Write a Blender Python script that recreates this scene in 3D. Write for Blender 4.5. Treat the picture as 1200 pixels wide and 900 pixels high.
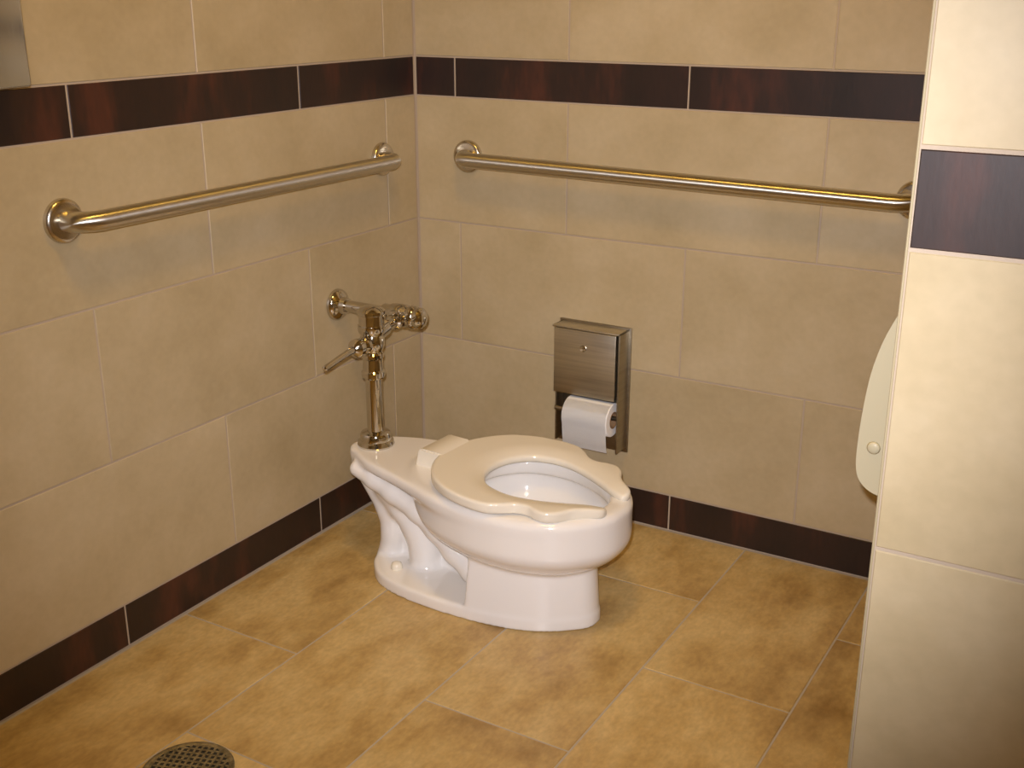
import bpy, bmesh, math, random
import numpy as np
from mathutils import Matrix, Vector

# ------------------------------------------------------------------ clear
for o in list(bpy.data.objects):
    bpy.data.objects.remove(o)
scn = bpy.context.scene
COL = scn.collection
random.seed(7)

# ------------------------------------------------------------------ camera
F_PX = 1357.0
YAW, PITCH, ROLL = -0.5337, 0.3291, 0.001
CAM = Vector((1.7258, -2.4418, 1.2748))
fw = Vector((math.sin(YAW) * math.cos(PITCH), math.cos(YAW) * math.cos(PITCH), -math.sin(PITCH)))
rt = fw.cross(Vector((0, 0, 1))).normalized()
up = rt.cross(fw)
r2 = rt * math.cos(ROLL) + up * math.sin(ROLL)
u2 = -rt * math.sin(ROLL) + up * math.cos(ROLL)
cd = bpy.data.cameras.new('camera')
cam = bpy.data.objects.new('camera', cd)
COL.objects.link(cam)
m = Matrix((r2, u2, -fw)).transposed().to_4x4()
m.translation = CAM
cam.matrix_world = m
cd.sensor_fit = 'HORIZONTAL'
cd.sensor_width = 36.0
cd.lens = F_PX / 1200.0 * 36.0
cd.clip_start = 0.02
scn.camera = cam

# ------------------------------------------------------------------ world, light, exposure
w = bpy.data.worlds.new('world')
scn.world = w
w.use_nodes = True
w.node_tree.nodes['Background'].inputs[0].default_value = (1.0, 0.62, 0.28, 1)
w.node_tree.nodes['Background'].inputs[1].default_value = 0.05
# the camera's own built-in flash, just above and beside the lens
fl = bpy.data.lights.new('camera_flash', 'SPOT')
fl.energy = 162.0
fl.color = (0.98, 0.96, 1.04)
fl.shadow_soft_size = 0.012
fl.spot_size = math.radians(69)
fl.spot_blend = 1.0
flo = bpy.data.objects.new('camera_flash', fl)
COL.objects.link(flo)
flo.location = CAM + up * 0.055 - rt * 0.02
flo.rotation_euler = (fw + up * 0.06 + rt * 0.0).to_track_quat('-Z', 'Y').to_euler()
# ceiling lamps of the room: (x, y, size_x, size_y, strength, colour)
LAMP_COLOR = (1.0, 0.60, 0.12)
LAMPS = [(0.95, -1.15, 0.30, 0.30, 42.0, LAMP_COLOR), (2.1, -3.1, 0.60, 0.60, 9.0, (1.0, 0.9, 0.78))]
vs = scn.view_settings
vs.view_transform = 'Standard'
vs.look = 'None'
vs.exposure = 0.0
vs.gamma = 1.0
vs.use_curve_mapping = False


# ------------------------------------------------------------------ material helpers
def new_mat(name):
    mt = bpy.data.materials.new(name)
    mt.use_nodes = True
    nt = mt.node_tree
    return mt, nt, nt.nodes['Principled BSDF']


def lin(c):
    return tuple(((v / 255 + 0.055) / 1.055) ** 2.4 if v > 10 else v / 255 / 12.92 for v in c) + (1,)


def plain(name, rgb, rough=0.5, metal=0.0, spec=0.5, coat=0.0, bump=0.0, bscale=60):
    mt, nt, b = new_mat(name)
    b.inputs['Base Color'].default_value = lin(rgb)
    b.inputs['Roughness'].default_value = rough
    b.inputs['Metallic'].default_value = metal
    b.inputs['Specular IOR Level'].default_value = spec
    b.inputs['Coat Weight'].default_value = coat
    tc = nt.nodes.new('ShaderNodeTexCoord')
    n = nt.nodes.new('ShaderNodeTexNoise')
    n.inputs['Scale'].default_value = bscale
    nt.links.new(tc.outputs['Object'], n.inputs['Vector'])
    mr = nt.nodes.new('ShaderNodeMapRange')
    mr.inputs['To Min'].default_value = max(rough - 0.04, 0.01)
    mr.inputs['To Max'].default_value = rough + 0.04
    nt.links.new(n.outputs['Fac'], mr.inputs['Value'])
    nt.links.new(mr.outputs[0], b.inputs['Roughness'])
    if bump:
        bp = nt.nodes.new('ShaderNodeBump')
        bp.inputs['Strength'].default_value = bump
        bp.inputs['Distance'].default_value = 0.001
        nt.links.new(n.outputs['Fac'], bp.inputs['Height'])
        nt.links.new(bp.outputs[0], b.inputs['Normal'])
    return mt


def mottled(name, cols, scale, rough, stretch=(1, 1, 1), fine=0.12, detail=4, bump=0.15, rvar=0.06):
    """tile clay: ramp over noise (world-size, shifted per tile) with fine grain"""
    mt, nt, b = new_mat(name)
    L = nt.links.new
    tc = nt.nodes.new('ShaderNodeTexCoord')
    oi = nt.nodes.new('ShaderNodeObjectInfo')
    mul = nt.nodes.new('ShaderNodeMath'); mul.operation = 'MULTIPLY'; mul.inputs[1].default_value = 53.0
    L(oi.outputs['Random'], mul.inputs[0])
    add = nt.nodes.new('ShaderNodeVectorMath'); add.operation = 'ADD'
    L(tc.outputs['Object'], add.inputs[0]); L(mul.outputs[0], add.inputs[1])
    mp = nt.nodes.new('ShaderNodeMapping'); mp.inputs['Scale'].default_value = stretch
    L(add.outputs[0], mp.inputs['Vector'])
    n1 = nt.nodes.new('ShaderNodeTexNoise'); n1.inputs['Scale'].default_value = scale
    n1.inputs['Detail'].default_value = detail; n1.inputs['Roughness'].default_value = 0.6
    L(mp.outputs[0], n1.inputs['Vector'])
    cr = nt.nodes.new('ShaderNodeValToRGB')
    els = cr.color_ramp.elements
    while len(els) < len(cols):
        els.new(0.5)
    for e, (p, c) in zip(els, cols):
        e.position = p; e.color = lin(c)
    L(n1.outputs['Fac'], cr.inputs['Fac'])
    n2 = nt.nodes.new('ShaderNodeTexNoise'); n2.inputs['Scale'].default_value = scale * 14
    n2.inputs['Detail'].default_value = 3
    L(mp.outputs[0], n2.inputs['Vector'])
    mr = nt.nodes.new('ShaderNodeMapRange')
    mr.inputs['From Min'].default_value = 0.3; mr.inputs['From Max'].default_value = 0.7
    mr.inputs['To Min'].default_value = 1 - fine; mr.inputs['To Max'].default_value = 1 + fine
    L(n2.outputs['Fac'], mr.inputs['Value'])
    # each tile a touch lighter or darker
    mr2 = nt.nodes.new('ShaderNodeMapRange')
    mr2.inputs['To Min'].default_value = 0.965; mr2.inputs['To Max'].default_value = 1.035
    L(oi.outputs['Random'], mr2.inputs['Value'])
    mm = nt.nodes.new('ShaderNodeMath'); mm.operation = 'MULTIPLY'
    L(mr.outputs[0], mm.inputs[0]); L(mr2.outputs[0], mm.inputs[1])
    vm = nt.nodes.new('ShaderNodeVectorMath'); vm.operation = 'SCALE'
    L(cr.outputs['Color'], vm.inputs[0]); L(mm.outputs[0], vm.inputs['Scale'])
    L(vm.outputs[0], b.inputs['Base Color'])
    mr3 = nt.nodes.new('ShaderNodeMapRange')
    mr3.inputs['To Min'].default_value = rough - rvar; mr3.inputs['To Max'].default_value = rough + rvar
    L(n1.outputs['Fac'], mr3.inputs['Value']); L(mr3.outputs[0], b.inputs['Roughness'])
    bp = nt.nodes.new('ShaderNodeBump'); bp.inputs['Strength'].default_value = bump
    bp.inputs['Distance'].default_value = 0.0008
    L(n2.outputs['Fac'], bp.inputs['Height']); L(bp.outputs[0], b.inputs['Normal'])
    return mt


def brushed(name, rgb, rough, stretch, amount=0.12):
    mt, nt, b = new_mat(name)
    L = nt.links.new
    b.inputs['Metallic'].default_value = 1.0
    tc = nt.nodes.new('ShaderNodeTexCoord')
    mp = nt.nodes.new('ShaderNodeMapping'); mp.inputs['Scale'].default_value = stretch
    L(tc.outputs['Object'], mp.inputs['Vector'])
    n = nt.nodes.new('ShaderNodeTexNoise'); n.inputs['Scale'].default_value = 1.0; n.inputs['Detail'].default_value = 4
    L(mp.outputs[0], n.inputs['Vector'])
    cr = nt.nodes.new('ShaderNodeValToRGB')
    a = lin(rgb)
    cr.color_ramp.elements[0].position = 0.3; cr.color_ramp.elements[1].position = 0.7
    cr.color_ramp.elements[0].color = tuple(v * (1 - amount) for v in a[:3]) + (1,)
    cr.color_ramp.elements[1].color = tuple(min(v * (1 + amount), 1) for v in a[:3]) + (1,)
    L(n.outputs['Fac'], cr.inputs['Fac']); L(cr.outputs['Color'], b.inputs['Base Color'])
    mr = nt.nodes.new('ShaderNodeMapRange')
    mr.inputs['To Min'].default_value = rough - 0.05; mr.inputs['To Max'].default_value = rough + 0.05
    L(n.outputs['Fac'], mr.inputs['Value']); L(mr.outputs[0], b.inputs['Roughness'])
    return mt


def emissive(name, rgb, strength):
    mt, nt, b = new_mat(name)
    b.inputs['Base Color'].default_value = (0.8, 0.8, 0.8, 1)
    b.inputs['Emission Color'].default_value = tuple(rgb) + (1,)
    b.inputs['Emission Strength'].default_value = strength
    return mt


M = {}
M['wall_tile'] = mottled('cream_stone_tile', [(0.25, (173, 155, 118)), (0.5, (183, 165, 129)), (0.75, (192, 175, 141))], 5.0, 0.48, fine=0.03)
M['dark_tile'] = mottled('dark_brown_tile', [(0.30, (36, 25, 20)), (0.52, (45, 28, 21)), (0.66, (74, 39, 26)), (0.80, (54, 32, 24))], 4.0, 0.46, stretch=(2.2, 0.6, 1), fine=0.10)
M['floor_tile'] = mottled('ochre_floor_tile', [(0.28, (152, 118, 62)), (0.48, (190, 158, 98)), (0.62, (206, 178, 120)), (0.8, (192, 158, 100))], 9.0, 0.33, stretch=(1.0, 0.55, 1), fine=0.10, detail=7)
M['grout'] = plain('beige_grout', (177, 160, 139), 0.9, bump=0.4, bscale=400)
M['floor_grout'] = plain('tan_grout', (180, 168, 150), 0.9, bump=0.4, bscale=400)
M['trim'] = plain('pale_edge_trim', (172, 158, 124), 0.6)
M['ceiling'] = plain('white_ceiling_paint', (228, 222, 208), 0.85, bump=0.2, bscale=200)
M['porcelain'] = plain('white_porcelain', (242, 238, 232), 0.09, spec=0.55, coat=0.3)
M['seat'] = plain('white_seat_plastic', (238, 230, 212), 0.17, spec=0.5)
M['steel'] = brushed('satin_steel_tube', (206, 198, 182), 0.25, (40, 40, 40), 0.06)


def rail_steel(name, axis):
    mt, nt, b = new_mat(name)
    b.inputs['Base Color'].default_value = lin((212, 205, 190))
    b.inputs['Metallic'].default_value = 1.0
    b.inputs['Anisotropic'].default_value = 0.92
    b.inputs['Anisotropic Rotation'].default_value = 0.25
    tg = nt.nodes.new('ShaderNodeTangent'); tg.direction_type = 'RADIAL'; tg.axis = axis
    nt.links.new(tg.outputs[0], b.inputs['Tangent'])
    tc = nt.nodes.new('ShaderNodeTexCoord')
    n = nt.nodes.new('ShaderNodeTexNoise'); n.inputs['Scale'].default_value = 90
    nt.links.new(tc.outputs['Object'], n.inputs['Vector'])
    mr = nt.nodes.new('ShaderNodeMapRange')
    mr.inputs['To Min'].default_value = 0.30; mr.inputs['To Max'].default_value = 0.38
    nt.links.new(n.outputs['Fac'], mr.inputs['Value']); nt.links.new(mr.outputs[0], b.inputs['Roughness'])
    return mt


M['rail_x'] = rail_steel('satin_rail_steel_x', 'X')
M['rail_y'] = rail_steel('satin_rail_steel_y', 'Y')
M['steel_case'] = brushed('satin_steel_case', (205, 206, 204), 0.20, (120, 120, 4), 0.03)
M['steel_panel'] = brushed('brushed_steel_sheet', (206, 198, 180), 0.38, (6, 6, 220), 0.10)
M['steel_dark'] = brushed('brushed_steel_frame', (160, 150, 130), 0.38, (6, 6, 160), 0.10)
M['chrome'] = plain('polished_chrome', (205, 200, 190), 0.07, metal=1.0)
M['paper'] = plain('white_tissue_paper', (250, 249, 247), 0.9, bump=0.3, bscale=300)
M['card'] = plain('brown_cardboard', (150, 118, 84), 0.9)
M['cream_plastic'] = plain('cream_plastic', (206, 197, 164), 0.4)
M['water'] = plain('bowl_water', (200, 205, 205), 0.03)
M['dark'] = plain('dark_drain_pit', (48, 44, 36), 0.8)
M['drain'] = brushed('worn_drain_metal', (160, 152, 130), 0.45, (90, 90, 90), 0.45)
M['black'] = plain('black_rubber', (30, 28, 26), 0.6)


# ------------------------------------------------------------------ object helpers
def link(name, me, mat, parent=None, smooth=False):
    o = bpy.data.objects.new(name, me)
    COL.objects.link(o)
    if mat is not None and not me.materials:
        me.materials.append(mat)
    if smooth:
        for p in me.polygons:
            p.use_smooth = True
    if parent is not None:
        o.parent = parent
    return o


def bm_obj(name, bm, mat, parent=None, smooth=False, sharp=None):
    bmesh.ops.recalc_face_normals(bm, faces=bm.faces)
    me = bpy.data.meshes.new(name)
    bm.to_mesh(me); bm.free()
    o = link(name, me, mat, parent, smooth)
    if sharp is not None:
        me.set_sharp_from_angle(angle=math.radians(sharp))
    return o


def thing(name, label, cat, loc=(0, 0, 0), rotz=0.0, group=None):
    o = bpy.data.objects.new(name, None)
    o.empty_display_size = 0.05
    COL.objects.link(o)
    o.location = loc; o.rotation_euler = (0, 0, rotz)
    o['label'] = label; o['category'] = cat
    if group:
        o['group'] = group
    return o


def tag(o, label, cat, group=None):
    o['label'] = label; o['category'] = cat
    if group:
        o['group'] = group
    return o


def box_bm(x0, x1, y0, y1, z0, z1, bevel=0.0, seg=2, bm=None):
    new = bm is None
    b2 = bmesh.new()
    bmesh.ops.create_cube(b2, size=1.0)
    for v in b2.verts:
        v.co = Vector(((x0 + x1) / 2 + v.co.x * (x1 - x0), (y0 + y1) / 2 + v.co.y * (y1 - y0), (z0 + z1) / 2 + v.co.z * (z1 - z0)))
    if bevel:
        bmesh.ops.bevel(b2, geom=b2.edges[:], offset=bevel, segments=seg, profile=0.5, affect='EDGES')
    if new:
        return b2
    me = bpy.data.meshes.new('tmp'); b2.to_mesh(me); b2.free()
    bm.from_mesh(me); bpy.data.meshes.remove(me)
    return bm


def lathe_bm(profile, seg=40, axis='z', bm=None, origin=(0, 0, 0)):
    """profile: [(r, h)] revolved about an axis; closes ends with r=0"""
    bm = bm or bmesh.new()
    rings = []
    def P(r, h, a):
        c, s = math.cos(a) * r, math.sin(a) * r
        p = {'z': (c, s, h), 'x': (h, c, s), 'y': (c, h, s)}[axis]
        return bm.verts.new((p[0] + origin[0], p[1] + origin[1], p[2] + origin[2]))
    for r, h in profile:
        rings.append([P(0, h, 0)] if r < 1e-7 else [P(r, h, 2 * math.pi * k / seg) for k in range(seg)])
    for a, b in zip(rings, rings[1:]):
        for k in range(seg):
            k2 = (k + 1) % seg
            if len(a) == 1 and len(b) == 1:
                continue
            if len(a) == 1:
                bm.faces.new((a[0], b[k], b[k2]))
            elif len(b) == 1:
                bm.faces.new((a[k], b[0], a[k2]))
            else:
                bm.faces.new((a[k], b[k], b[k2], a[k2]))
    return bm


def tube_bm(pts, rad, seg=24, caps=True, bm=None):
    bm = bm or bmesh.new()
    pts = [Vector(p) for p in pts]
    n = len(pts)
    rads = rad if isinstance(rad, (list, tuple)) else [rad] * n
    T = []
    for i in range(n):
        a = pts[max(i - 1, 0)]; b = pts[min(i + 1, n - 1)]
        T.append((b - a).normalized())
    ref = Vector((0, 0, 1)) if abs(T[0].z) < 0.9 else Vector((1, 0, 0))
    N = (ref - T[0] * ref.dot(T[0])).normalized()
    rings = []
    for i in range(n):
        N = (N - T[i] * N.dot(T[i])).normalized()
        B = T[i].cross(N)
        rings.append([bm.verts.new(pts[i] + (N * math.cos(2 * math.pi * k / seg) + B * math.sin(2 * math.pi * k / seg)) * rads[i]) for k in range(seg)])
    for a, b in zip(rings, rings[1:]):
        for k in range(seg):
            bm.faces.new((a[k], a[(k + 1) % seg], b[(k + 1) % seg], b[k]))
    if caps:
        bm.faces.new(rings[0][::-1]); bm.faces.new(rings[-1])
    return bm


# ------------------------------------------------------------------ tiles
JOINT = 0.0038
TT = 0.007         # tile body behind its face
tile_cache = {}


def tile_mesh(wd, ht, mat, thick=TT, ch=0.0012):
    key = (round(wd, 4), round(ht, 4), mat.name)
    if key in tile_cache:
        return tile_cache[key]
    a, b = wd / 2, ht / 2
    v = []
    for (k, z) in ((0, -thick), (0, -ch), (ch, 0)):
        v += [(-a + k, -b + k, z), (a - k, -b + k, z), (a - k, b - k, z), (-a + k, b - k, z)]
    f = [(8, 9, 10, 11)]
    for L0 in (0, 4):
        for k in range(4):
            f.append((L0 + k, L0 + (k + 1) % 4, L0 + 4 + (k + 1) % 4, L0 + 4 + k))
    f.append((3, 2, 1, 0))
    me = bpy.data.meshes.new('tile')
    me.from_pydata(v, [], f); me.update()
    me.materials.append(mat)
    tile_cache[key] = me
    return me


def place_tile(name, s0, s1, t0, t1, frame, mat, parent):
    """frame(s,t) -> world point on face; frame.axes = (S, T, N)"""
    wd, ht = s1 - s0 - JOINT, t1 - t0 - JOINT
    if wd < 0.012 or ht < 0.012:
        return
    o = bpy.data.objects.new(name, tile_mesh(wd, ht, mat))
    COL.objects.link(o)
    O, S, T, N = frame
    mat4 = Matrix((S, T, N)).transposed().to_4x4()
    mat4.translation = O + S * (s0 + s1) / 2 + T * (t0 + t1) / 2 + N * random.uniform(-0.0003, 0.0003)
    o.parent = parent
    o.matrix_world = mat4
    return o


def row(name, joints, smin, smax, t0, t1, frame, mat, parent):
    cuts = [smin] + [j for j in sorted(joints) if smin + 0.012 < j < smax - 0.012] + [smax]
    for a, b in zip(cuts, cuts[1:]):
        place_tile(name, a, b, t0, t1, frame, mat, parent)


def series(start, n=9, step=0.612):
    return [start + step * k for k in range(-2, n)]


def struct(name, bm, mat):
    o = bm_obj(name, bm, mat)
    o['kind'] = 'structure'
    return o


X, Y, Z = Vector((1, 0, 0)), Vector((0, 1, 0)), Vector((0, 0, 1))
CEIL = 2.5
XR, YP = 1.4935, -1.30          # stall's right wall, face of the corner wall
XE, YE = 3.4, -4.0             # far sides of the room
Z_BASE, Z_R3, Z_R2, Z_B0, Z_B1 = 0.095, 0.4019, 0.7121, 1.0224, 1.1169
G = 0.0013

# wall bodies stand a little behind the tile faces: that recess is the grout
fl_o = struct('floor', box_bm(-0.12, XE + 0.12, YE - 0.12, 0.12, -0.12, -G), M['floor_grout'])
wl = struct('wall_left', box_bm(-0.12, -G, YE - 0.12, 0.12, 0, CEIL), M['grout'])
wb = struct('wall_back', box_bm(-G, XR + 0.12, G, 0.12, 0, CEIL), M['grout'])
wr = struct('wall_right', box_bm(XR + G, XE, YP + G, G, 0, CEIL), M['grout'])
we = struct('wall_east', box_bm(XE + G, XE + 0.12, YE, YP + 0.1, 0, CEIL), M['grout'])
wf = struct('wall_front', box_bm(-G, XE + 0.12, YE - 0.12, YE - G, 0, CEIL), M['grout'])
ce = struct('ceiling', box_bm(-0.12, XE + 0.12, YE - 0.12, 0.12, CEIL, CEIL + 0.1), M['ceiling'])

WT, DT = M['wall_tile'], M['dark_tile']


def clad(wall, frame, smin, smax, j_even, j_odd, zs, bands=True, jb=None, jbase=None, j2=None, base=True):
    """full tiling of one wall face: base course, three rows, dark band, rows to the ceiling"""
    zb, z3, z2, b0, b1 = zs
    if base:
        row('base_tile', jbase or j_odd, smin, smax, 0.0015, zb, frame, DT, wall)
    row('wall_tile', j_even, smin, smax, zb, z3, frame, WT, wall)
    row('wall_tile', j2 or j_odd, smin, smax, z3, z2, frame, WT, wall)
    row('wall_tile', j_even, smin, smax, z2, b0, frame, WT, wall)
    row('band_tile', jb or j_odd, smin, smax, b0, b1, frame, DT, wall)
    z, k = b1, 0
    while z < CEIL - 0.02:
        z_n = min(z + 0.3102, CEIL)
        row('wall_tile', j_even if k % 2 == 0 else j_odd, smin, smax, z, z_n, frame, WT, wall)
        z = z_n; k += 1


ZS = (Z_BASE, Z_R3, Z_R2, Z_B0, Z_B1)
# left wall: s runs from the corner towards the camera
clad(wl, (Vector((0, 0, 0)), -Y, Z, X), 0.003, -YE, series(0.1255), series(0.4372), ZS, jbase=series(0.4455), j2=series(0.4355))
# back wall
clad(wb, (Vector((0, 0, 0)), X, Z, -Y), 0.003, XR, series(0.4335), series(0.1231), ZS, jb=series(0.1195), jbase=series(0.1215), j2=series(0.1305))
ZP = (0.105, 0.4060, 0.7165, 1.0365, 1.1345)
# corner wall: face to the camera, and the stall's right side
clad(wr, (Vector((0, YP, 0)), X, Z, -Y), XR + 0.001, XE, series(XR + 0.306), series(XR + 0.612), ZP)
clad(wr, (Vector((XR, 0, 0)), Y, Z, -X), YP + 0.003, -0.003, series(-0.69), series(-0.38), ZS)
# the unseen sides of the room
clad(we, (Vector((XE, 0, 0)), Y, Z, -X), YE, YP, series(YE + 0.3), series(YE), ZS)
clad(wf, (Vector((0, YE, 0)), -X, Z, Y), -XE, 0, series(-XE + 0.3), series(-XE), ZS)

# pale edge strip down the corner of the wall
tr = struct('trim_1', box_bm(XR - 0.001, XR + 0.0016, YP - 0.0006, YP + 0.004, 0.0, CEIL, 0.0009, 1), M['trim'])

# floor: 12 x 24 inch tiles laid in columns, half-tile offset
fx = [0.0, 0.312, 0.6255, 0.935] + [0.935 + 0.300 * k for k in range(1, 10)]
for i, (a, b) in enumerate(zip(fx, fx[1:])):
    a2, b2 = max(a, 0.003), min(b, XE)
    if a2 >= b2:
        break
    off = -0.291 if i % 2 == 0 else -0.593
    js = [off - 0.6135 * k for k in range(-1, 8)]
    cuts = sorted([YE] + [j for j in js if YE + 0.02 < j < -0.02] + [-0.003])
    for c0, c1 in zip(cuts, cuts[1:]):
        if a2 >= XR - 0.01 and c0 >= YP - 0.02:
            continue
        c1b = min(c1, YP - 0.003) if (a2 + b2) / 2 > XR else c1
        place_tile('floor_tile', a2, b2, c0, c1b, (Vector((0, 0, 0)), X, Y, Z), M['floor_tile'], fl_o)


# ------------------------------------------------------------------ implicit surfaces (porcelain, seat)
def spline(pts, n=6, closed=True):
    P = np.array(pts, float); out = []
    m_ = len(P)
    for i in range(m_ if closed else m_ - 1):
        if closed:
            p0, p1, p2, p3 = P[i - 1], P[i], P[(i + 1) % m_], P[(i + 2) % m_]
        else:
            p0, p1, p2, p3 = P[max(i - 1, 0)], P[i], P[i + 1], P[min(i + 2, m_ - 1)]
        for t in np.arange(n) / n:
            out.append(0.5 * ((2 * p1) + (-p0 + p2) * t + (2 * p0 - 5 * p1 + 4 * p2 - p3) * t * t + (-p0 + 3 * p1 - 3 * p2 + p3) * t ** 3))
    if not closed:
        out.append(P[-1])
    return np.array(out)


def mirror(half, ends_on_axis=True):
    h = list(half)
    body = h[1:-1] if ends_on_axis else h
    return h + [(u, -v) for u, v in reversed(body)]


def poly_sdf(poly, U, V):
    d = np.full(U.shape, 1e9); inside = np.zeros(U.shape, bool)
    n = len(poly)
    for i in range(n):
        a, b = poly[i], poly[(i + 1) % n]
        e = b - a
        L2 = e @ e
        if L2 < 1e-14:
            continue
        wu, wv = U - a[0], V - a[1]
        t = np.clip((wu * e[0] + wv * e[1]) / L2, 0, 1)
        d = np.minimum(d, (wu - t * e[0]) ** 2 + (wv - t * e[1]) ** 2)
        c = (a[1] > V) != (b[1] > V)
        with np.errstate(divide='ignore', invalid='ignore'):
            xi = a[0] + (V - a[1]) * e[0] / (e[1] if abs(e[1]) > 1e-12 else 1e-12)
        inside ^= c & (U < xi)
    return np.where(inside, -1, 1) * np.sqrt(d)


def smin(a, b, k):
    h = np.maximum(k - np.abs(a - b), 0) / k
    return np.minimum(a, b) - h * h * k * 0.25


def smax(a, b, k):
    return -smin(-a, -b, k)


def extrude(d2, z, z0, z1, r):
    wx = d2 + r
    wz = np.abs(z - (z0 + z1) / 2) - (z1 - z0) / 2 + r
    return np.minimum(np.maximum(wx, wz), 0) + np.sqrt(np.maximum(wx, 0) ** 2 + np.maximum(wz, 0) ** 2) - r


def chain(u, v, z, pts, rads, wv):
    """flattened pipe: centre line in the (u,z) plane, half-flat-width wv in v"""
    best = None
    for (p, q, ra, rb) in zip(pts, pts[1:], rads, rads[1:]):
        eu, ez = q[0] - p[0], q[1] - p[1]
        t = np.clip(((u - p[0]) * eu + (z - p[1]) * ez) / (eu * eu + ez * ez), 0, 1)
        dv = np.maximum(np.abs(v) - wv, 0)
        d = np.sqrt((u - p[0] - t * eu) ** 2 + (z - p[1] - t * ez) ** 2 + dv ** 2) - (ra + (rb - ra) * t)
        best = d if best is None else smin(best, d, 0.012)
    return best


def surface_nets(Fv, origin, h, relax=3):
    nx, ny, nz = Fv.shape
    S = Fv < 0
    c = np.zeros((nx - 1, ny - 1, nz - 1), np.int8)
    for i in (0, 1):
        for j in (0, 1):
            for k in (0, 1):
                c += S[i:nx - 1 + i, j:ny - 1 + j, k:nz - 1 + k]
    act = (c > 0) & (c < 8)
    idx = -np.ones(act.shape, np.int64)
    cells = np.argwhere(act)
    idx[act] = np.arange(len(cells))
    acc = np.zeros((len(cells), 3)); cnt = np.zeros(len(cells))
    ci, cj, ck = cells.T
    cor = [(i, j, k) for i in (0, 1) for j in (0, 1) for k in (0, 1)]
    for a in cor:
        for ax in range(3):
            if a[ax] == 1:
                continue
            b = list(a); b[ax] = 1
            fa = Fv[ci + a[0], cj + a[1], ck + a[2]]; fb = Fv[ci + b[0], cj + b[1], ck + b[2]]
            mk = (fa < 0) != (fb < 0)
            t = np.where(mk, fa / np.where(mk, fa - fb, 1), 0)
            pos = np.array(a, float)[None, :].repeat(len(cells), 0)
            pos[:, ax] += t
            acc += pos * mk[:, None]; cnt += mk
    verts = (cells + acc / cnt[:, None])
    faces = []
    for ax in range(3):
        o1, o2 = [(1, 2), (2, 0), (0, 1)][ax]
        sl = [slice(None)] * 3; sl[ax] = slice(0, -1)
        s2 = [slice(None)] * 3; s2[ax] = slice(1, None)
        A, B = S[tuple(sl)], S[tuple(s2)]
        E_ = np.argwhere(A != B)
        ok = (E_[:, o1] > 0) & (E_[:, o2] > 0) & (E_[:, o1] < act.shape[o1]) & (E_[:, o2] < act.shape[o2])
        E_ = E_[ok]
        def cid(d1, d2):
            q = E_.copy(); q[:, o1] -= d1; q[:, o2] -= d2
            return idx[q[:, 0], q[:, 1], q[:, 2]]
        quad = np.stack([cid(1, 1), cid(0, 1), cid(0, 0), cid(1, 0)], 1)
        flip = ~A[tuple(E_.T)]
        quad[flip] = quad[flip][:, ::-1]
        faces.append(quad)
    faces = np.concatenate(faces)
    for _ in range(relax):
        sm = np.zeros_like(verts); n = np.zeros(len(verts))
        for k in range(4):
            a, b = faces[:, k], faces[:, (k + 1) % 4]
            np.add.at(sm, a, verts[b]); np.add.at(n, a, 1)
            np.add.at(sm, b, verts[a]); np.add.at(n, b, 1)
        verts = verts * 0.45 + 0.55 * sm / n[:, None]
    return verts * h + np.array(origin), faces


def sdf_mesh(name, fn, lo, hi, h, relax=3):
    ax = [np.arange(lo[i], hi[i] + h, h) for i in range(3)]
    U, V = np.meshgrid(ax[0], ax[1], indexing='ij')
    Fv = fn(U[:, :, None], V[:, :, None], ax[2][None, None, :], U, V)
    vs_, fs = surface_nets(Fv, lo, h, relax)
    me = bpy.data.meshes.new(name)
    me.from_pydata(vs_.tolist(), [], fs.tolist()); me.update()
    for p in me.polygons:
        p.use_smooth = True
    return me


# ------------------------------------------------------------------ toilet (local: +u forward from the wall, z up)
TOILET = Vector((0.188, -0.455, 0.0))
T_ROT = math.radians(-3.5)
RIM = 0.276

P_DECK = spline(mirror([(-0.055, 0), (-0.054, 0.026), (-0.043, 0.044), (-0.016, 0.060), (0.05, 0.093), (0.144, 0.119), (0.22, 0.143), (0.29, 0.164), (0.36, 0.172), (0.42, 0.174),
                        (0.48, 0.167), (0.54, 0.147), (0.585, 0.117), (0.619, 0.074), (0.637, 0.036), (0.641, 0)]))
P_BOWL = spline(mirror([(0.13, 0), (0.15, 0.06), (0.20, 0.118), (0.28, 0.158), (0.36, 0.178), (0.42, 0.182),
                        (0.48, 0.176), (0.54, 0.156), (0.59, 0.125), (0.628, 0.08), (0.647, 0.04), (0.652, 0)]))
P_BASE = spline(mirror([(0.03, 0), (0.034, 0.05), (0.052, 0.086), (0.097, 0.124), (0.16, 0.143), (0.24, 0.149), (0.32, 0.146), (0.38, 0.138), (0.43, 0.128), (0.48, 0.112), (0.525, 0.088),
                        (0.561, 0.058), (0.587, 0.029), (0.595, 0)]))
P_PED = spline(mirror([(0.345, 0), (0.345, 0.05), (0.345, 0.1), (0.346, 0.135), (0.352, 0.1415), (0.38, 0.138), (0.43, 0.128), (0.48, 0.112), (0.525, 0.088), (0.561, 0.058), (0.587, 0.029), (0.595, 0)]))
P_HOLE = spline(mirror([(0.295, 0), (0.31, 0.06), (0.35, 0.105), (0.41, 0.122), (0.47, 0.118), (0.53, 0.095), (0.58, 0.06), (0.60, 0.03), (0.606, 0)]))


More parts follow.
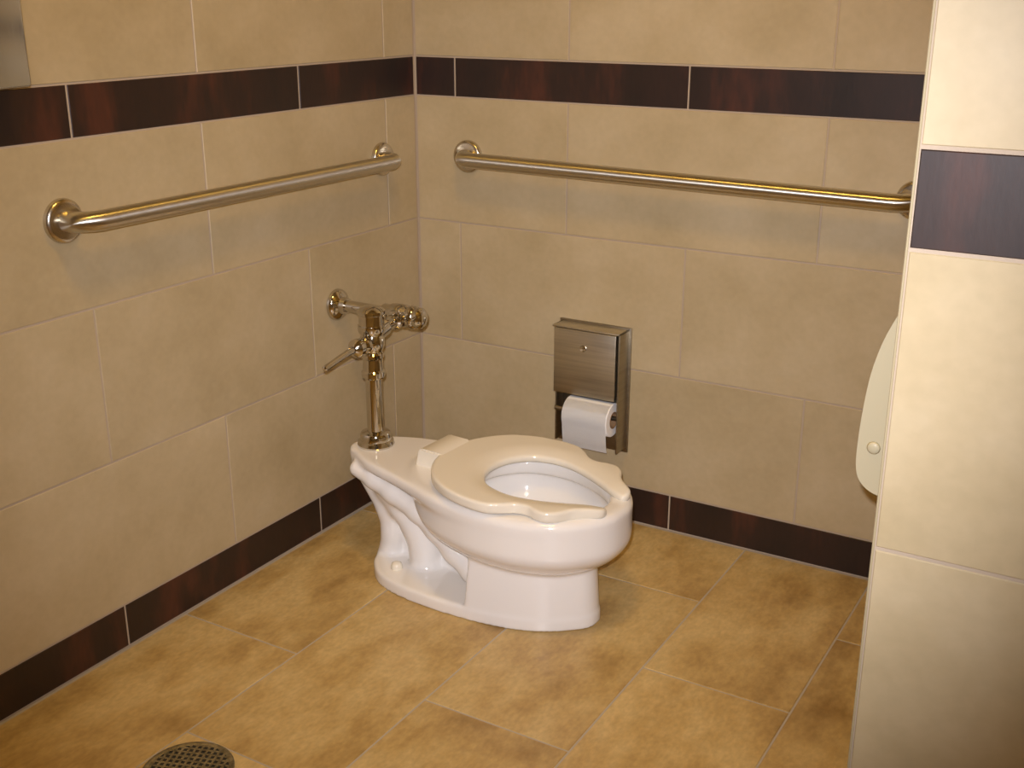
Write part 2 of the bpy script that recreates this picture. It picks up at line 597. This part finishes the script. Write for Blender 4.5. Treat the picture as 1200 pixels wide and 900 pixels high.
def toilet_field(u, v, z, U, V):
    deck = poly_sdf(P_DECK, U, V)[:, :, None]
    bowl = poly_sdf(P_BOWL, U, V)[:, :, None]
    basep = poly_sdf(P_BASE, U, V)[:, :, None]
    ped = poly_sdf(P_PED, U, V)[:, :, None]
    hole = poly_sdf(P_HOLE, U, V)[:, :, None]
    d_deck = extrude(deck, z, 0.249, RIM, 0.009)
    t = np.maximum(0.205 - z, 0) / 0.09
    d_bowl = extrude(bowl + 0.105 * t * t, z, 0.115, RIM, 0.012)
    rear = -(0.573 * (u - 0.2) + 0.819 * (z - 0.205))
    d_bowl = smax(d_bowl, rear, 0.03)
    d = smin(d_deck, d_bowl, 0.016)
    d_ped = extrude(ped + 0.010 * np.clip(z / 0.15, 0, 1), z, -0.03, 0.19, 0.006)
    d_foot = extrude(basep, z, -0.03, 0.030, 0.008)
    low = smin(d_ped, d_foot, 0.004)
    d = smin(d, low, 0.014)
    # trapway: upper sloping channel and the rear leg
    tA = chain(u, v, z, [(-0.004, 0.236), (0.045, 0.223), (0.10, 0.203), (0.17, 0.176), (0.22, 0.146), (0.27, 0.106), (0.32, 0.072), (0.37, 0.055)],
               [0.020, 0.023, 0.025, 0.026, 0.027, 0.028, 0.028, 0.028], 0.062)
    tB = chain(u, v, z, [(0.06, 0.195), (0.105, 0.158), (0.142, 0.115), (0.160, 0.07), (0.162, 0.01)], [0.036, 0.036, 0.036, 0.036, 0.040], 0.030)
    web = np.maximum(np.maximum(np.abs(v) - 0.028, 0.032 - u), np.maximum(u - 0.36, z - 0.20))
    core = chain(u, v, z, [(-0.02, 0.235), (0.055, 0.14), (0.062, 0.08), (0.050, 0.0)], [0.030, 0.032, 0.028, 0.034], 0.022)
    d = smin(d, tA, 0.010)
    d = smin(d, tB, 0.012)
    d = smin(d, core, 0.014)
    d = smin(d, web + 0.006, 0.012)
    # bowl hollow: narrow at the rim lip, wider under it, closing towards the outlet
    lip = hole + 0.012 * np.clip((z - 0.245) / 0.006, 0, 1)
    depth = np.clip((0.24 - z) / 0.12, 0, 1)
    cav = np.maximum(lip - 0.012 + 0.085 * depth ** 1.6, 0.135 - z)
    d = smax(d, -cav, 0.010)
    return np.maximum(d, -z)


toilet = thing('toilet', 'low white porcelain floor toilet with open-front seat in the tiled corner', 'toilet', TOILET, T_ROT)
bowl = link('bowl', sdf_mesh('bowl', toilet_field, (-0.09, -0.2, -0.006), (0.67, 0.2, 0.29), 0.0033), M['porcelain'], toilet)

bmw = bmesh.new()
ring = [bmw.verts.new((0.44 + 0.085 * math.cos(a), 0.06 * math.sin(a), 0.166)) for a in np.linspace(0, 2 * math.pi, 32, endpoint=False)]
bmw.faces.new(ring)
bm_obj('water', bmw, M['water'], toilet)

# seat: open-front ring with finger notches
OUT = [(0.212, 0), (0.216, 0.04), (0.231, 0.085), (0.255, 0.123), (0.288, 0.154), (0.335, 0.177), (0.388, 0.187), (0.433, 0.185), (0.462, 0.167), (0.485, 0.147), (0.509, 0.141),
       (0.532, 0.147), (0.554, 0.146), (0.574, 0.129), (0.588, 0.103), (0.606, 0.083), (0.630, 0.064)]
TIP = [(0.636, 0.052), (0.634, 0.040), (0.625, 0.034)]
INN = [(0.595, 0.044), (0.55, 0.068), (0.50, 0.091), (0.45, 0.104), (0.408, 0.101), (0.373, 0.086), (0.349, 0.058), (0.337, 0.028), (0.334, 0)]
half = OUT + TIP + INN
P_SEAT = spline(half + [(u, -v) for u, v in reversed(half[1:-1])], 5)
P_SIN = spline(mirror([(0.334, 0), (0.337, 0.028), (0.349, 0.058), (0.373, 0.086), (0.408, 0.101), (0.45, 0.104), (0.50, 0.091), (0.55, 0.068), (0.60, 0.042), (0.66, 0.03), (0.70, 0.0)]))


def seat_field(u, v, z, U, V):
    d2 = poly_sdf(P_SEAT, U, V)[:, :, None]
    inn = poly_sdf(P_SIN, U, V)[:, :, None]
    z = z - (0.016 - 0.042 * (u - 0.2))          # ring rises towards its hinge
    d = extrude(d2, z, 0.2785, 0.3045, 0.0065)
    # inner slope of the ring
    slope = (z - 0.3045) + 0.010 * np.clip((0.045 - inn) / 0.045, 0, 1) ** 1.5
    return smax(d, slope, 0.006)


seat = link('seat', sdf_mesh('seat', seat_field, (0.17, -0.205, 0.270), (0.65, 0.205, 0.332), 0.0025, 4), M['seat'], toilet)
hb = bmesh.new()
hp = [(0.152, 0.277), (0.160, 0.316), (0.168, 0.321), (0.222, 0.320), (0.232, 0.312), (0.232, 0.290), (0.205, 0.277)]
vl = [hb.verts.new((a + 0.004, -0.052, c)) for a, c in hp]; vr = [hb.verts.new((a + 0.004, 0.056, c)) for a, c in hp]
hb.faces.new(vl); hb.faces.new(vr[::-1])
for k in range(len(hp)):
    hb.faces.new((vl[k], vr[k], vr[(k + 1) % len(hp)], vl[(k + 1) % len(hp)]))
bmesh.ops.bevel(hb, geom=hb.edges[:], offset=0.003, segments=2, affect='EDGES')
hinge = bm_obj('hinge', hb, M['seat'], seat, True, 40)
for s in (-1, 1):
    cap = lathe_bm([(0.0135, 0.0), (0.0135, 0.006), (0.0115, 0.013), (0.006, 0.0165), (0, 0.0175)], 20, origin=(0.122, s * 0.087, 0.029))
    bm_obj('bolt_cap', cap, M['seat'], toilet, True)
    bump = box_bm(0.47, 0.50, s * 0.125 - 0.008, s * 0.125 + 0.008, 0.2745, 0.2815, 0.002)
    bm_obj('seat_bumper', bump, M['black'], seat)

# ------------------------------------------------------------------ flush valve
VX, VY = 0.188, -0.457
SY, SZ = -0.347, 0.560
fv = thing('flush_valve', 'chrome flush valve with side handle between tiled wall and toilet', 'flush valve', (VX, VY, 0.276))
O = Vector((VX, VY, 0.276))


def fpart(name, bm, parent=fv, mat='chrome', sharp=35):
    bmesh.ops.translate(bm, verts=bm.verts, vec=-O)
    return bm_obj(name, bm, M[mat], parent, True, sharp)


fpart('spud_nut', lathe_bm([(0.0, 0.276), (0.041, 0.276), (0.043, 0.281), (0.041, 0.288), (0.036, 0.291), (0.036, 0.303), (0.033, 0.308), (0.021, 0.312), (0.0, 0.312)], 40, origin=(VX, VY, 0)))
fpart('flush_tube', lathe_bm([(0.019, 0.305), (0.019, 0.452)], 32, origin=(VX, VY, 0)))
fpart('vacuum_breaker', lathe_bm([(0.0, 0.440), (0.024, 0.440), (0.027, 0.444), (0.027, 0.455), (0.0235, 0.459), (0.0225, 0.485), (0.0255, 0.489), (0.0255, 0.497), (0.022, 0.501), (0.0, 0.501)], 36, origin=(VX, VY, 0)))
body = fpart('valve_body', lathe_bm([(0.0, 0.500), (0.021, 0.500), (0.024, 0.506), (0.028, 0.516), (0.0285, 0.530), (0.025, 0.541), (0.029, 0.547), (0.031, 0.552), (0.031, 0.564), (0.0, 0.564)], 40, origin=(VX, VY, 0)))
fpart('valve_cap', lathe_bm([(0.0, 0.562), (0.0285, 0.562), (0.0285, 0.588), (0.0315, 0.590), (0.0315, 0.597), (0.027, 0.601), (0.020, 0.605), (0.010, 0.6075), (0, 0.608)], 40, origin=(VX, VY, 0)), body)
# handle: socket nut, then a slim tapering lever pointing along the wall
hz = 0.523
fpart('handle_socket', lathe_bm([(0.0, VY - 0.018), (0.0185, VY - 0.018), (0.0185, VY - 0.036), (0.0165, VY - 0.039), (0.0165, VY - 0.046), (0.021, VY - 0.049), (0.021, VY - 0.060), (0.016, VY - 0.066), (0.010, VY - 0.071), (0, VY - 0.071)], 28, 'y', origin=(VX, 0, hz)))
fpart('handle', tube_bm([(VX, VY - 0.064, hz), (VX, VY - 0.085, hz - 0.002), (VX, VY - 0.11, hz - 0.0055), (VX, VY - 0.14, hz - 0.011), (VX, VY - 0.160, hz - 0.015), (VX, VY - 0.168, hz - 0.0165), (VX, VY - 0.171, hz - 0.017)],
                        [0.0085, 0.0075, 0.007, 0.0068, 0.0072, 0.0068, 0.003], 18))
# supply from the wall to the stop, tailpiece from the stop to the valve
fpart('wall_flange', lathe_bm([(0.0, 0.001), (0.038, 0.001), (0.038, 0.006), (0.034, 0.013), (0.026, 0.019), (0.021, 0.022), (0.0185, 0.034), (0.0, 0.034)], 40, 'x', origin=(0, SY, SZ)))
fpart('supply_pipe', lathe_bm([(0.0145, 0.02), (0.0145, 0.165)], 28, 'x', origin=(0, SY, SZ)))
stop = fpart('control_stop', lathe_bm([(0.0, 0.140), (0.0195, 0.140), (0.0215, 0.144), (0.0215, 0.158), (0.025, 0.166), (0.0265, 0.178), (0.0265, 0.204), (0.023, 0.212), (0.0235, 0.216), (0.0, 0.216)], 36, 'x', origin=(0, SY, SZ)))
fpart('stop_cap', lathe_bm([(0.0, 0.214), (0.0245, 0.214), (0.0265, 0.218), (0.0265, 0.228), (0.023, 0.233), (0.0245, 0.237), (0.0245, 0.246), (0.020, 0.252), (0.010, 0.256), (0, 0.257)], 36, 'x', origin=(0, SY, SZ)), stop)
fpart('tailpiece', tube_bm([(VX, SY, SZ - 0.004), (VX, SY - 0.03, SZ - 0.006), (VX, SY - 0.034, SZ - 0.007), (VX, SY - 0.062, SZ - 0.010), (VX, SY - 0.066, SZ - 0.011), (VX, VY, SZ - 0.022)],
                           [0.022, 0.022, 0.0165, 0.0165, 0.0215, 0.0215], 28))

# ------------------------------------------------------------------ grab bars


def grab_bar(label, A, B, n, group):
    """A, B: flange centres on the wall face; n: outward normal"""
    A, B, n = Vector(A), Vector(B), Vector(n)
    t = (B - A).normalized()
    root = thing('grab_bar', label, 'grab bar', A, 0, group)
    SO, R, r = 0.058, 0.042, 0.0185
    pts = []
    pts.append(A + n * 0.006)
    for k in range(0, 9):
        a = math.pi / 2 * k / 8
        pts.append(A + n * (SO - R) + t * R - t * R * math.cos(a) + n * R * math.sin(a))
    end = []
    for k in range(0, 9):
        a = math.pi / 2 * k / 8
        end.append(B + n * (SO - R) - t * R + t * R * math.cos(a) + n * R * math.sin(a))
    end.insert(0, B + n * 0.006)
    pts = pts + end[::-1]
    bm = tube_bm([p - A for p in pts], r, 28)
    bm_obj('rail', bm, M['rail_x' if abs(t.x) > 0.5 else 'rail_y'], root, True, 50)
    prof = [(0.0, 0.0005), (0.040, 0.0005), (0.0405, 0.004), (0.0395, 0.009), (0.036, 0.0125), (0.031, 0.0135), (0.0, 0.0135)]
    for C in (A, B):
        bmf = lathe_bm(prof, 48)
        o = bm_obj('flange', bmf, M['steel'], root, True, 45)
        q = n.to_track_quat('Z', 'Y')
        o.rotation_euler = q.to_euler()
        o.location = C - A
    return root


grab_bar('shorter satin steel grab bar on the wall above the flush valve', (0, -1.093, 0.884), (0, -0.150, 0.881), (1, 0, 0), None)
grab_bar('longer satin steel grab bar on the wall above the toilet paper holder', (0.158, 0, 0.881), (1.238, 0, 0.868), (0, -1, 0), None)

# ------------------------------------------------------------------ toilet paper holder
hx0, hx1, hz0, hz1 = 0.424, 0.618, 0.186, 0.506
HD = 0.056
tp = thing('toilet_paper_dispenser', 'brushed steel toilet paper holder with hood and lock on back wall', 'dispenser', ((hx0 + hx1) / 2, 0, hz0))
TO = Vector(((hx0 + hx1) / 2, 0, hz0))


def tpart(name, bm, parent, mat):
    bmesh.ops.translate(bm, verts=bm.verts, vec=-TO)
    return bm_obj(name, bm, M[mat], parent, True, 30)


tpart('back_plate', box_bm(hx0, hx1, -0.006, -0.0004, hz0, hz1, 0.0015), tp, 'steel_dark')
tpart('side_panel', box_bm(hx0 + 0.008, hx0 + 0.012, -0.040, -0.005, hz0 + 0.012, hz1 - 0.004, 0.001), tp, 'steel_dark')
tpart('side_panel', box_bm(hx1 - 0.010, hx1 - 0.006, -HD, -0.005, hz0 + 0.012, hz1 - 0.004, 0.001), tp, 'steel_dark')
tpart('top_panel', box_bm(hx0 + 0.006, hx1 - 0.006, -HD, -0.005, hz1 - 0.008, hz1 - 0.004, 0.001), tp, 'steel_panel')
# hood: door sheet folded back along all sides, slightly bowed lip at the bottom
door = bmesh.new()
box_bm(0.437, 0.603, -0.060, -0.056, 0.333, 0.497, 0.0015, 2, door)
box_bm(0.437, 0.440, -0.058, -0.004, 0.338, 0.496, 0.001, 1, door)
box_bm(0.600, 0.603, -0.058, -0.004, 0.338, 0.496, 0.001, 1, door)
box_bm(0.437, 0.603, -0.058, -0.004, 0.4935, 0.497, 0.001, 1, door)
dr_o = tpart('hood_door', door, tp, 'steel_panel')
tpart('lock', lathe_bm([(0.0, -0.059), (0.0085, -0.059), (0.0085, -0.064), (0.007, -0.066), (0, -0.0665)], 24, 'y', origin=(0.518, 0, 0.455)), dr_o, 'chrome')
spin = lathe_bm([(0.0, hx0 + 0.009), (0.006, hx0 + 0.009), (0.006, hx1 - 0.009), (0.0, hx1 - 0.009)], 20, 'x', origin=(0, -0.041, 0.284))
tpart('spindle', spin, tp, 'steel_dark')

# the roll on the spindle, loose sheet hanging at the back
RX0, RX1, RY, RZ, RR = 0.478, 0.600, -0.053, 0.284, 0.042
roll = thing('toilet_paper_roll', 'white toilet paper roll with a short sheet hanging below the hood', 'toilet paper', ((RX0 + RX1) / 2, RY, RZ))
RO = Vector(((RX0 + RX1) / 2, RY, RZ))
bmr = lathe_bm([(0.021, RX0), (RR - 0.002, RX0), (RR, RX0 + 0.002), (RR, RX1 - 0.002), (RR - 0.002, RX1), (0.021, RX1), (0.021, RX0)], 48, 'x', origin=(0, RY, RZ))
bmesh.ops.translate(bmr, verts=bmr.verts, vec=-RO)
bm_obj('paper_coil', bmr, M['paper'], roll, True, 40)
bmc = lathe_bm([(0.0188, RX0 - 0.001), (0.021, RX0 - 0.001), (0.021, RX1 + 0.001), (0.0188, RX1 + 0.001), (0.0188, RX0 - 0.001)], 32, 'x', origin=(0, RY, RZ))
bmesh.ops.translate(bmc, verts=bmc.verts, vec=-RO)
bm_obj('core', bmc, M['card'], roll, True, 40)
bms = bmesh.new()
prof = []
for k in range(10):
    prof.append((RY - (RR + 0.0012) * math.sin(math.radians(20 + 10 * k)), RZ + (RR + 0.0012) * math.cos(math.radians(20 + 10 * k))))
yb = prof[-1][0]
prof += [(yb + 0.001, 0.262), (yb + 0.003, 0.240), (yb + 0.006, 0.222), (yb + 0.010, 0.208)]
v0 = [[bms.verts.new((x, y + d, z)) for (y, z) in prof] for x, d in ((RX0 + 0.002, 0), (RX1 - 0.001, 0))]
for k in range(len(prof) - 1):
    bms.faces.new((v0[0][k], v0[0][k + 1], v0[1][k + 1], v0[1][k]))
bmesh.ops.solidify(bms, geom=bms.faces[:], thickness=0.0008)
bmesh.ops.translate(bms, verts=bms.verts, vec=-RO)
bm_obj('loose_sheet', bms, M['paper'], roll, True, 50)

# ------------------------------------------------------------------ steel dispenser high on the left wall
DX = 0.060
dy0, dy1, dz0, dz1 = -1.565, -1.163, 1.121, 1.401
sc = thing('seat_cover_dispenser', 'brushed steel paper dispenser box mounted above the dark tile band', 'dispenser', (0, (dy0 + dy1) / 2, dz0))
DO = Vector((0, (dy0 + dy1) / 2, dz0))


def dpart(name, bm, parent, mat):
    bmesh.ops.translate(bm, verts=bm.verts, vec=-DO)
    return bm_obj(name, bm, M[mat], parent, True, 30)


dpart('casing', box_bm(0.0005, DX, dy0, dy1, dz0, dz1, 0.006, 3), sc, 'steel_case')
slot = bmesh.new()
pts = [(dy0 + 0.11, dz0 + 0.05), (dy1 - 0.11, dz0 + 0.05), (dy1 - 0.07, dz0 + 0.10), (dy1 - 0.07, dz0 + 0.14), (dy1 - 0.11, dz0 + 0.17), (dy0 + 0.11, dz0 + 0.17), (dy0 + 0.07, dz0 + 0.14), (dy0 + 0.07, dz0 + 0.10)]
fa = [slot.verts.new((DX - 0.002, y, z)) for y, z in pts]
fb = [slot.verts.new((DX + 0.0012, y, z)) for y, z in pts]
slot.faces.new(fb); slot.faces.new(fa[::-1])
for k in range(len(pts)):
    slot.faces.new((fa[k], fb[k], fb[(k + 1) % len(pts)], fa[(k + 1) % len(pts)]))
dpart('slot', slot, sc, 'dark')

# ------------------------------------------------------------------ folded plastic seat on the stall's right wall
ws = thing('wall_seat', 'cream moulded plastic folded wall seat half hidden behind the corner wall', 'wall seat', (XR, -0.64, 0.557))
prof = [(XR - 0.001, 0.557), (1.46, 0.5565), (1.43, 0.556), (1.404, 0.556), (1.378, 0.562), (1.361, 0.577), (1.354, 0.600), (1.3535, 0.640), (1.356, 0.690), (1.362, 0.745), (1.374, 0.795), (1.392, 0.840), (1.414, 0.885), (1.436, 0.925), (1.452, 0.962), (1.460, 1.000), (1.468, 1.022), (1.482, 1.033), (XR - 0.001, 1.035)]
prof = [tuple(p) for p in spline(prof, 4, closed=False)]
wbm = bmesh.new()
y0, y1 = -0.80, -0.48
pa = [wbm.verts.new((a - XR, y0 + 0.64, c - 0.557)) for a, c in prof]
pb = [wbm.verts.new((a - XR, y1 + 0.64, c - 0.557)) for a, c in prof]
f1 = wbm.faces.new(pa); f2 = wbm.faces.new(pb[::-1])
for k in range(len(prof)):
    wbm.faces.new((pa[k], pb[k], pb[(k + 1) % len(prof)], pa[(k + 1) % len(prof)]))
edges = [e for e in wbm.edges if (e.verts[0] in pa and e.verts[1] in pa) or (e.verts[0] in pb and e.verts[1] in pb)]
edges = [e for e in edges if not all(abs(v.co.x + 0.001) < 1e-4 for v in e.verts)]
bmesh.ops.bevel(wbm, geom=edges, offset=0.0035, segments=2, affect='EDGES')
bm_obj('shell', wbm, M['cream_plastic'], ws, True, 40)
for yy, s in ((y0, -1), (y1, 1)):
    pv = lathe_bm([(0.0, 0.002 * -s), (0.010, 0.0), (0.008, s * 0.0022), (0.005, s * 0.0034), (0, s * 0.0038)], 24, 'y', origin=(1.377 - XR, yy + 0.64, 0.632 - 0.557))
    bm_obj('pivot_cap', pv, M['cream_plastic'], ws, True)

# ------------------------------------------------------------------ floor drain
DC = Vector((0.396, -1.287, 0.0))
dn = thing('floor_drain', 'round dark metal floor drain grate set in the ochre tiles', 'floor drain', DC)
RD = 0.079
bm_obj('rim', lathe_bm([(RD - 0.010, 0.0008), (RD, 0.0008), (RD, 0.0022), (RD - 0.002, 0.0034), (RD - 0.008, 0.0034), (RD - 0.010, 0.0024), (RD - 0.010, 0.0008)], 56), M['drain'], dn, True, 40)
bm_obj('pit', lathe_bm([(0, 0.0007), (RD - 0.009, 0.0007), (RD - 0.009, 0.0009), (0, 0.0009)], 48), M['dark'], dn)
gb = bmesh.new()
rg = RD - 0.009
k = -6
for k in range(-6, 7):
    c = k * 0.0112
    hl = math.sqrt(max(rg * rg - c * c, 0))
    if hl < 0.01:
        continue
    box_bm(c - 0.0023, c + 0.0023, -hl, hl, 0.0009, 0.0030, 0, 1, gb)
    box_bm(-hl, hl, c - 0.0023, c + 0.0023, 0.0009, 0.0028, 0, 1, gb)
lathe_bm([(0.0, 0.001), (0.007, 0.001), (0.007, 0.004), (0.004, 0.0048), (0, 0.005)], 16, bm=gb)
bmesh.ops.rotate(gb, verts=gb.verts, cent=(0, 0, 0), matrix=Matrix.Rotation(math.radians(20), 3, 'Z'))
bm_obj('grate', gb, M['drain'], dn)

# ------------------------------------------------------------------ ceiling lamps
for i, (lx, ly, sx, sy, st, lc) in enumerate(LAMPS):
    lab = ['small square warm ceiling lamp above the stall', 'large square white ceiling lamp above the open room'][i]
    cl = thing('ceiling_light', lab, 'ceiling light', (lx, ly, CEIL))
    fr = bmesh.new()
    t_ = 0.02
    box_bm(-sx / 2 - t_, sx / 2 + t_, -sy / 2 - t_, -sy / 2, -0.03, -0.0005, 0.002, 1, fr)
    box_bm(-sx / 2 - t_, sx / 2 + t_, sy / 2, sy / 2 + t_, -0.03, -0.0005, 0.002, 1, fr)
    box_bm(-sx / 2 - t_, -sx / 2, -sy / 2, sy / 2, -0.03, -0.0005, 0.002, 1, fr)
    box_bm(sx / 2, sx / 2 + t_, -sy / 2, sy / 2, -0.03, -0.0005, 0.002, 1, fr)
    bm_obj('frame', fr, M['trim'], cl)
    bm_obj('diffuser', box_bm(-sx / 2, sx / 2, -sy / 2, sy / 2, -0.022, -0.012), emissive('lamp_diffuser', lc, st), cl)
